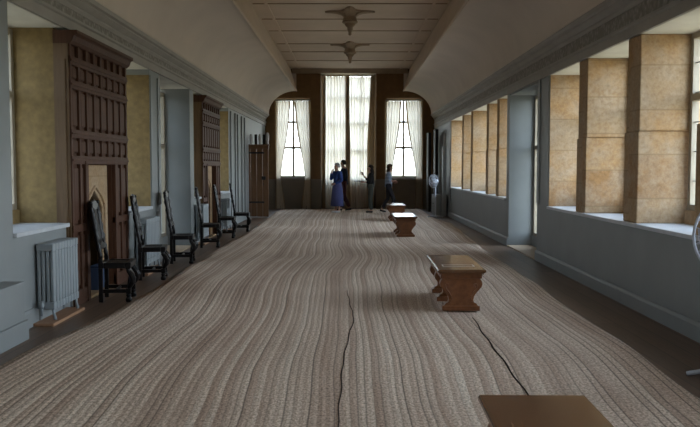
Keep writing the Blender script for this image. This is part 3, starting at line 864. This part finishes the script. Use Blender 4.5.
# ------------------------------------------------------------------ far right corner
for i, (x, y, z, w, lb) in enumerate(((2.62, 26.1, 2.60, .62, 'tall black panel standing by the right wall, closest to the end wall'), (2.74, 25.1, 2.66, .62, 'tall black panel by the right wall behind the far white fan'))):
    t = thing('black_panel', lb, 'panel', (x, y, 0), 0, 'tall black panels by the right wall')
    MB().box(-.045, .045, -w/2, w/2, 0, z).build('board', BLACKP, t, bevel=.004)
    MB().box(-.058, -.045, -w/2, -w/2+.012, 0, z).build('edge_batten', CORN, t, bevel=.003)
t = thing('grey_post', 'slim pale grey post standing against the right wall behind the fan', 'post', (2.80, 23.35, 0))
MB().box(-.06, .06, -.06, .06, 0, 2.1).build('shaft', RAD, t, bevel=.008)
MB().box(-.075, .075, -.075, .075, 0, .12).build('foot', RAD, t, bevel=.008)
MB().lathe([(.03,2.1),(.05,2.13),(.03,2.17),(.035,2.42),(.01,2.46)], n=12).build('cap', PALEP, t, smooth=True)
t = thing('low_cupboard', 'low grey painted cupboard against the right wall by the far white fan', 'cupboard', (2.74, 24.1, 0))
MB().box(-.16, .17, -.55, .55, 0, .60).build('carcass', PAINT, t, bevel=.006)
MB().box(-.18, .18, -.57, .57, .60, .63).build('top', PAINT, t, bevel=.006)
for y in (-.27, .27):
    o = MB().box(-.178, -.16, y-.24, y+.24, .08, .56).build('cupboard_door', PAINT, t, bevel=.006)
    MB().lathe([(.012,0),(.018,.01),(.008,.02)], n=8).xform(Matrix.Translation((-.178, y*.25, .36)) @ Matrix.Rotation(-PI/2, 4, 'Y')).build('knob', IRON, o)

def make_fan(label, loc, rz, zc, rad, fa=0):
    t = thing('pedestal_fan', label, 'fan', loc, rz, 'white pedestal fans by the right wall')
    MB().lathe([(.012,.03),(.016,.05),(.016,zc*.55),(.022,zc*.55),(.022,zc*.58),(.011,zc*.6),(.011,zc-.05)], n=12).build('pole', FANW, t, smooth=True)
    b = MB()
    for k in range(4):
        a = fa-rz+k*PI/2; b.tube([(0,0,.04), (.12*math.cos(a),.12*math.sin(a),.03), (.22*math.cos(a),.22*math.sin(a),.016)], [.02,.018,.016], 8)
    b.build('foot', FANW, t, smooth=True)
    M = Matrix.Translation((0, -.06, zc)) @ Matrix.Rotation(PI/2, 4, 'X')
    MB().lathe([(.02,-.14),(.05,-.12),(.06,-.06),(.055,0),(.03,.02)], n=14).xform(M).build('motor', FANW, t, smooth=True)
    MB().box(-.02, .02, -.03, .02, zc-.08, zc-.03).build('neck', FANW, t, bevel=.005)
    c = MB()
    def ring(r, z, tr=.003): c.tube([(r*math.cos(2*PI*k/28), r*math.sin(2*PI*k/28), z) for k in range(28)], tr, 5, closed=True)
    ring(rad, .03, .011); ring(rad*.72, .075); ring(rad*.42, .088); ring(rad*.72, -.01); ring(rad*.42, -.03)
    for k in range(28):
        a = 2*PI*k/28; ca, sa = math.cos(a), math.sin(a)
        c.tube([(.05*ca,.05*sa,.09),(rad*.7*ca,rad*.7*sa,.075),(rad*ca,rad*sa,.03),(rad*.7*ca,rad*.7*sa,-.01),(.06*ca,.06*sa,-.04)], .0022, 4)
    c.lathe([(.055,.085),(.055,.095),(.02,.1)], n=14)
    c.xform(M).build('cage', FANW, t, smooth=True)
    for k in range(4):
        vs, fs = [], []
        for i in range(7):
            r = .045+(rad*.86-.045)*i/6; w = .05+.55*math.sin(PI*(i+1)/8)*.9
            for q in range(5):
                th = k*PI/2+(q/4-.5)*w*1.5; vs.append((r*math.cos(th), r*math.sin(th), .03+(q/4-.5)*.04))
        for i in range(6):
            for q in range(4): fs.append((i*5+q, i*5+q+1, i*5+q+6, i*5+q+5))
        o = MB().add(vs, fs).xform(M).build('blade', FANC, t, smooth=True)
        sm = o.modifiers.new('thickness', 'SOLIDIFY'); sm.thickness = .003
    return t
make_fan('white pedestal fan at the right edge of the photo, before the window sill', (2.60, 5.46, 0), .12, 1.0, .265)
make_fan('white pedestal fan far off by the low grey cupboard', (2.47, 22.6, .02), -.95, 1.05, .19)

# ------------------------------------------------------------------ people
def skin_mesh(name, verts, edges, root, mat, parent, sub=2):
    me = bpy.data.meshes.new(name); me.from_pydata([v[0] for v in verts], edges, [])
    o = bpy.data.objects.new(name+'_tmp', me); C.objects.link(o)
    sk = o.modifiers.new('s', 'SKIN'); sk.use_smooth_shade = True
    sv = me.skin_vertices[0].data if me.skin_vertices else None
    for i, v in enumerate(verts):
        r = v[1]; sv[i].radius = r if isinstance(r, tuple) else (r, r)
        sv[i].use_root = (i == root)
    ss = o.modifiers.new('d', 'SUBSURF'); ss.levels = sub; ss.render_levels = sub
    dg = bpy.context.evaluated_depsgraph_get(); dg.update()
    nm = bpy.data.meshes.new_from_object(o.evaluated_get(dg)); nm.name = name
    bpy.data.objects.remove(o); bpy.data.meshes.remove(me)
    nm.materials.clear(); nm.materials.append(mat)
    for p in nm.polygons: p.use_smooth = True; p.material_index = 0
    r = bpy.data.objects.new(name, nm); C.objects.link(r); r.parent = parent
    return r
SKIN = simple('skin', (.50,.30,.22), (.46,.27,.20), 8, .55)
EYE = simple('eye_dark', (.03,.02,.02), None, 4, .3)
def person(label, loc, rz, S, J, hands):
    """J: joints in a 1.6 m frame facing +Y; S: scale. returns root, scaled joints"""
    t = thing('person', label, 'person', loc, rz)
    V, E, ix = [], [], {}
    def add(n, p, r): ix[n] = len(V); V.append((tuple(c*S for c in p), r*S)); return ix[n]
    def link(a, b): E.append((ix[a], ix[b]))
    add('pelvis', J['pelvis'], .085)
    add('waist', J['waist'], .09); add('chest', J['chest'], .105); add('neckb', J['neck'], .05)
    h = Vector(J['head']); f = Vector(J.get('face', (0,1,0)))
    add('jaw', h+f*.022-Vector((0,0,.075)), .052); add('skull', h, .082); add('crown', h-f*.012+Vector((0,0,.055)), .062)
    add('nose', h+f*.098-Vector((0,0,.018)), .012)
    for a, b in (('pelvis','waist'),('waist','chest'),('chest','neckb'),('neckb','jaw'),('jaw','skull'),('skull','crown'),('skull','nose')): link(a, b)
    for s in ('l', 'r'):
        add('sh'+s, J['sh'+s], .052); add('el'+s, J['el'+s], .037); add('wr'+s, J['wr'+s], .025)
        link('chest', 'sh'+s); link('sh'+s, 'el'+s); link('el'+s, 'wr'+s)
        add('hp'+s, J['hp'+s], .062); add('kn'+s, J['kn'+s], .048); add('an'+s, J['an'+s], .034); 
        add('to'+s, J['to'+s], .026)
        link('pelvis', 'hp'+s); link('hp'+s, 'kn'+s); link('kn'+s, 'an'+s); link('an'+s, 'to'+s)
        w = Vector(J['wr'+s]); dirn, palm = [Vector(q).normalized() for q in hands[s]]
        side = dirn.cross(palm).normalized() * (1 if s == 'l' else -1)
        add('pm'+s, w+dirn*.055, .026); link('wr'+s, 'pm'+s)
        for k, ln in enumerate((.062, .072, .066, .05)):
            o = side*(.033-.022*k); b = w+dirn*.085+o
            add('f%d%s' % (k, s), b, .0095); add('g%d%s' % (k, s), b+dirn*ln*.5+palm*.012, .0085); add('h%d%s' % (k, s), b+dirn*ln*.85+palm*.035, .007)
            link('pm'+s, 'f%d%s' % (k, s)); link('f%d%s' % (k, s), 'g%d%s' % (k, s)); link('g%d%s' % (k, s), 'h%d%s' % (k, s))
        add('t0'+s, w+dirn*.035+side*.036+palm*.008, .011); add('t1'+s, w+dirn*.07+side*.055+palm*.025, .009)
        link('pm'+s, 't0'+s); link('t0'+s, 't1'+s)
    skin_mesh('body', V, E, 0, SKIN, t)
    sx = Vector((f.y, -f.x, 0))
    for s in (-1, 1):
        MB().lathe([(.002,-.009),(.008,-.005),(.009,0),(.008,.005),(.002,.009)], tuple((h+f*.074+sx*s*.03+Vector((0,0,.005)))*S), 8).build('eye', EYE, t, smooth=True)
        MB().lathe([(.003,-.028),(.011,-.012),(.013,.008),(.006,.026)], tuple((h+sx*s*.083-Vector((0,0,.01)))*S), 8).build('ear', SKIN, t, smooth=True)
    mo = h+f*.078-Vector((0,0,.055))
    MB().tube([tuple((mo+sx*.02)*S), tuple((mo+f*.004)*S), tuple((mo-sx*.02)*S)], .004*S, 6).build('mouth', simple('lips', (.35,.14,.12)), t, smooth=True)
    return t
def garment(t, name, S, verts, edges, mat, root=0, sub=2):
    return skin_mesh(name, [(tuple(c*S for c in p), (r*S if not isinstance(r, tuple) else (r[0]*S, r[1]*S))) for p, r in verts], edges, root, mat, t, sub)
def sleeved(t, name, S, J, mat, cuff=.9, fat=1.0, zlow=None):
    v = [(J['waist'], .125*fat), (J['chest'], .135*fat), (tuple(Vector(J['neck'])-Vector((0,0,.035))), .066)]
    e = [(0, 1), (1, 2)]
    v.append(((J['pelvis'][0], J['pelvis'][1], zlow or .83), .148*fat)); e.append((0, 3))
    for s in ('l', 'r'):
        b = len(v); w = Vector(J['el'+s])+(Vector(J['wr'+s])-Vector(J['el'+s]))*cuff
        v += [(J['sh'+s], .068*fat), (J['el'+s], .052*fat), (tuple(w), .040*fat)]
        e += [(1, b), (b, b+1), (b+1, b+2)]
    return garment(t, name, S, v, e, mat)
def trousers(t, S, J, mat, fat=1.0):
    p = J['pelvis']; v = [((p[0], p[1], p[2]+.10), .122), ((p[0], p[1], p[2]-.01), .138)]; e = [(0, 1)]
    for s in ('l', 'r'):
        b = len(v); a, k = Vector(J['an'+s]), Vector(J['kn'+s])
        v += [(J['hp'+s], .095*fat), (J['kn'+s], .072*fat), (tuple(a+(k-a)*.05), .058*fat)]; e += [(1, b), (b, b+1), (b+1, b+2)]
    return garment(t, 'trousers', S, v, e, mat)
def shoes(t, S, J, mat):
    for s in ('l', 'r'):
        a, o = Vector(J['an'+s]), Vector(J['to'+s]); d = (o-a); d.z = 0; d.normalize()
        zb = min(a.z, o.z)-.028
        h = a-d*.05; h.z = max(a.z-.035, zb+.03)
        garment(t, 'shoe', S, [(tuple(h), .036), (tuple((h+o)/2+Vector((0,0,.012))), (.044,.036)), (tuple(o+d*.04), (.036,.026))], [(0,1),(1,2)], mat)
def hair_cap(t, S, J, mat, long=0, puff=1.0, name='hair'):
    h = Vector(J['head']); f = Vector(J.get('face', (0,1,0))); f.z = 0; f.normalize()
    c = h-f*.012+Vector((0,0,.022)); sx = Vector((f.y, -f.x, 0)); m = MB()
    vs, fs = [], []; n, k = 28, 16
    for a in range(1, k):
        th = PI*a/k
        for b in range(n):
            ph = 2*PI*b/n
            d = sx*(math.sin(th)*math.cos(ph)) + f*(math.sin(th)*math.sin(ph)) + Vector((0,0,math.cos(th)))
            fw = d.dot(f)
            r = Vector((.086, .100, .098))
            w = 1+.05*puff*math.sin(ph*7+th*5)*math.sin(th*6) if puff > 1 else 1+.015*math.sin(ph*11)
            cut = max(0, min(1, (fw-.30)/.16))*max(0, min(1, (.42-d.z)/.2))
            cut = max(cut, max(0, min(1, (-d.z-.55)/.2)))
            w *= puff*(1-.5*cut)
            vs.append(c + sx*(d.dot(sx)*r.x*w) + f*(fw*r.y*w) + Vector((0,0,d.z*r.z*w)))
    for a in range(k-2):
        for b in range(n):
            b2 = (b+1) % n; fs.append((a*n+b, a*n+b2, (a+1)*n+b2, (a+1)*n+b))
    fs.append(tuple(range(n))[::-1]); fs.append(tuple((k-2)*n+b for b in range(n)))
    m.add(vs, fs)
    if long:
        z1 = .16+long
        rg = [(.070,.03,.0,.06),(.092,.042,-.05,.066),(.102,.052,-.10,.068),(.104,.06,-.15,.064),(.09,.068,-z1+.03,.05),(.055,.07,-z1,.035)]
        vs, fs = [], []; n = 20
        for rx, off, z, ry in rg:
            for b in range(n):
                ph = 2*PI*b/n; w = 1+.05*math.sin(ph*6+z*9)
                vs.append(h-f*off+Vector((0,0,z)) + sx*(rx*w*math.cos(ph)) + f*(ry*w*math.sin(ph)))
        for a in range(len(rg)-1):
            for b in range(n):
                b2 = (b+1) % n; fs.append((a*n+b, a*n+b2, (a+1)*n+b2, (a+1)*n+b))
        fs.append(tuple(range(n))[::-1]); fs.append(tuple((len(rg)-1)*n+b for b in range(n)))
        m.add(vs, fs)
    m.v = [tuple(x*S for x in p) for p in m.v]
    return m.build(name, mat, t, smooth=True)

BASE = dict(pelvis=(0,0,.90), waist=(0,.005,1.02), chest=(0,0,1.20), neck=(0,-.005,1.345), head=(0,.02,1.48),
    shl=(-.165,0,1.285), shr=(.165,0,1.285), ell=(-.21,-.02,1.02), elr=(.21,-.02,1.02), wrl=(-.2,.07,.80), wrr=(.2,.07,.80),
    hpl=(-.085,0,.84), hpr=(.085,0,.84), knl=(-.09,.02,.46), knr=(.09,.02,.46), anl=(-.09,-.01,.075), anr=(.09,-.01,.075), tol=(-.10,.13,.03), tor=(.10,.13,.03))
# woman in the blue dress: one hand at her mouth, the other across her waist
J = dict(BASE); J.update(elr=(.20,.12,1.06), wrr=(.06,.17,1.31), ell=(-.215,-.03,1.03), wrl=(-.05,.16,.93))
t = person('grey-haired person in a long blue dress and open jacket, hand raised to the mouth', (-.40, 24.75, .026), R(125), .985, J,
           {'l': ((.9,.3,-.1), (-.2,-.9,.1)), 'r': ((-.35,-.35,.85), (-.4,-.8,-.2))})
S = .985
BLUE = cl('royal_blue_cloth', (.03,.07,.27)); PURP = cl('purple_blue_cloth', (.075,.09,.25))
sk = MB(); rings = [(0,.0,1.10,.135,.11),(0,0,1.0,.14,.115),(0,0,.9,.165,.14),(0,0,.75,.185,.165),(0,0,.5,.205,.19),(0,.0,.22,.235,.215)]
sk.loft([(a*S,b*S,c*S,d*S,e*S) for a,b,c,d,e in rings], 24)
nv = []
for (x, y, z) in sk.v:
    a = math.atan2(y, x); k = 1+.05*math.sin(a*9)*max(0, (1.0-z)); nv.append((x*k, y*k, z))
sk.v = nv; sk.build('dress', PURP, t, smooth=True)
jk = sleeved(t, 'jacket', S, J, BLUE, .88, 1.05, .74)
shoes(t, S, J, simple('white_shoe_leather', (.55,.55,.56)))
hair_cap(t, S, J, cl('grey_hair', (.34,.34,.35)), 0, 1.05)
# man behind: navy jacket, dark red trousers, walking left
J = dict(BASE); J.update(head=(0,.035,1.485), anl=(-.09,-.20,.11), tol=(-.09,-.07,.035), knl=(-.09,.0,.47), knr=(.09,.13,.47), anr=(.09,.12,.075), tor=(.1,.26,.03),
    ell=(-.21,-.05,1.03), wrl=(-.16,.13,.93), elr=(.21,.0,1.03), wrr=(.14,.17,.98))
S = 1.05
t = person('dark-haired person in a navy jacket and dark red trousers, walking behind the blue dress', (-.19, 25.75, .026), R(80), S, J,
           {'l': ((.3,.9,-.1), (.5,-.2,-.6)), 'r': ((-.3,.9,.1), (-.5,-.2,-.6))})
trousers(t, S, J, cl('dark_red_cloth', (.07,.014,.012)), 1.08); sleeved(t, 'jacket', S, J, cl('navy_cloth', (.012,.018,.04)), .93, 1.06, .80)
shoes(t, S, J, simple('black_shoe_leather', (.012,.011,.011))); hair_cap(t, S, J, cl('black_hair', (.012,.01,.009)), 0, .98)
# woman in black: hand raised with a phone, other forearm out under an open book
J = dict(BASE); J.update(elr=(.19,.06,1.04), wrr=(.10,.24,1.24), ell=(-.20,.03,1.02), wrl=(-.10,.26,1.02))
S = .95
t = person('long-haired person in a black top facing the tall window, holding a phone up', (.66, 24.75, .026), R(92), S, J,
           {'l': ((.25,.95,.05), (0,0,1)), 'r': ((-.2,.45,.85), (-.5,.4,-.1))})
trousers(t, S, J, cl('grey_green_cloth', (.05,.055,.045)), 1.05); sleeved(t, 'top', S, J, cl('black_cloth', (.010,.010,.011)), .6, 1.0)
shoes(t, S, J, simple('black_slip_on', (.012,.011,.011))); hair_cap(t, S, J, cl('dark_brown_hair', (.018,.011,.008)), .12, 1.0)
M = Matrix.Translation((.66, 24.75, .026)) @ Matrix.Rotation(R(92), 4, 'Z')
p = M @ Vector((.055*S, .345*S, 1.345*S))
ph = thing('mobile_phone', 'small phone held up by the person in the black top', 'phone', tuple(p), R(92))
MB().box(-.035, .035, -.004, .004, -.065, .065).build('case', IRON, ph, bevel=.004)
MB().box(-.031, .031, -.0052, -.004, -.058, .058).build('screen', simple('phone_glass', (.02,.02,.025), None, 3, .1), ph)
p = M @ Vector((-.075*S, .41*S, 1.052*S))
bk = thing('open_book', 'dark open book resting on the forearm of the person in black', 'book', tuple(p), R(92))
for s in (-1, 1):
    MB().box(-.105 if s < 0 else .0, 0 if s < 0 else .105, -.15, .15, 0, .014).build('page_block', simple('dark_page_block', (.05,.048,.045)), bk, bevel=.003)
MB().box(-.11, .11, -.155, .155, -.005, 0).build('cover', IRON, bk)
# woman in the striped shirt walking right
J = dict(BASE); J.update(pelvis=(0,.0,.90), head=(0,.05,1.47), face=(0,.98,-.18), anl=(-.09,-.23,.12), tol=(-.09,-.11,.035), knl=(-.09,-.02,.47), knr=(.09,.17,.47), anr=(.09,.17,.075), tor=(.1,.31,.03),
    ell=(-.20,.0,1.03), wrl=(-.11,.15,1.0), elr=(.20,.0,1.03), wrr=(.09,.16,1.04))
S = .97
t = person('brown-haired person in a pale blue striped shirt and dark trousers walking right', (1.21, 24.6, .026), R(-92), S, J,
           {'l': ((.3,.9,0), (.4,-.2,-.6)), 'r': ((-.3,.9,0), (-.4,-.2,-.6))})
def stripe_mat():
    m, nt, b = new_mat('striped_shirt_cloth'); vec = obj_xyz(nt)
    sep = nt.nodes.new('ShaderNodeSeparateXYZ'); nt.links.new(vec, sep.inputs[0])
    fr = math_n(nt, 'FRACT', math_n(nt, 'MULTIPLY', sep.outputs[2], 22))
    nt.links.new(mixc(nt, math_n(nt, 'GREATER_THAN', fr, .55), (.34,.40,.50), (.10,.14,.24)), b.inputs['Base Color'])
    b.inputs['Roughness'].default_value = .8; return m
trousers(t, S, J, cl('dark_navy_cloth', (.012,.013,.022)), .98); sleeved(t, 'shirt', S, J, stripe_mat(), .55, 1.02, .82)
shoes(t, S, J, simple('dark_trainer', (.02,.02,.022))); hair_cap(t, S, J, cl('brown_hair', (.05,.026,.014)), .06, 1.05)

# ------------------------------------------------------------------ sky, camera, view
w = bpy.data.worlds.new('overcast_sky'); bpy.context.scene.world = w; w.use_nodes = True
nt = w.node_tree; bg = nt.nodes['Background']
tc = nt.nodes.new('ShaderNodeTexCoord'); sep = nt.nodes.new('ShaderNodeSeparateXYZ')
nt.links.new(tc.outputs['Generated'], sep.inputs[0])
f = math_n(nt, 'MULTIPLY_ADD', sep.outputs[2], .5, .5)
nt.links.new(ramp(nt, f, [(.40, (.20,.19,.15)), (.495, (.34,.36,.32)), (.52, (.88,.94,1.02)), (.8, (.68,.83,1.08))]), bg.inputs[0])
sidef = math_n(nt, 'MULTIPLY_ADD', sep.outputs[0], .5, .5)
side = math_n(nt, 'MULTIPLY_ADD', sidef, .84, .22)
nt.links.new(side, bg.inputs[1])

cam = bpy.data.cameras.new('camera'); co = bpy.data.objects.new('camera', cam); C.objects.link(co)
cam.sensor_width = 36; cam.lens = 784/700*36
co.location = (0, 0, 1.47); co.rotation_euler = (R(90-3.39), 0, 0)
cam.clip_end = 200
sc = bpy.context.scene; sc.camera = co
sc.view_settings.view_transform = 'Standard'; sc.view_settings.look = 'None'
sc.view_settings.gamma = 1; sc.view_settings.use_curve_mapping = False
sc.view_settings.exposure = 3.82
sc.cycles.use_denoising = True
sc.cycles.max_bounces = 12; sc.cycles.diffuse_bounces = 8; sc.cycles.transparent_max_bounces = 16
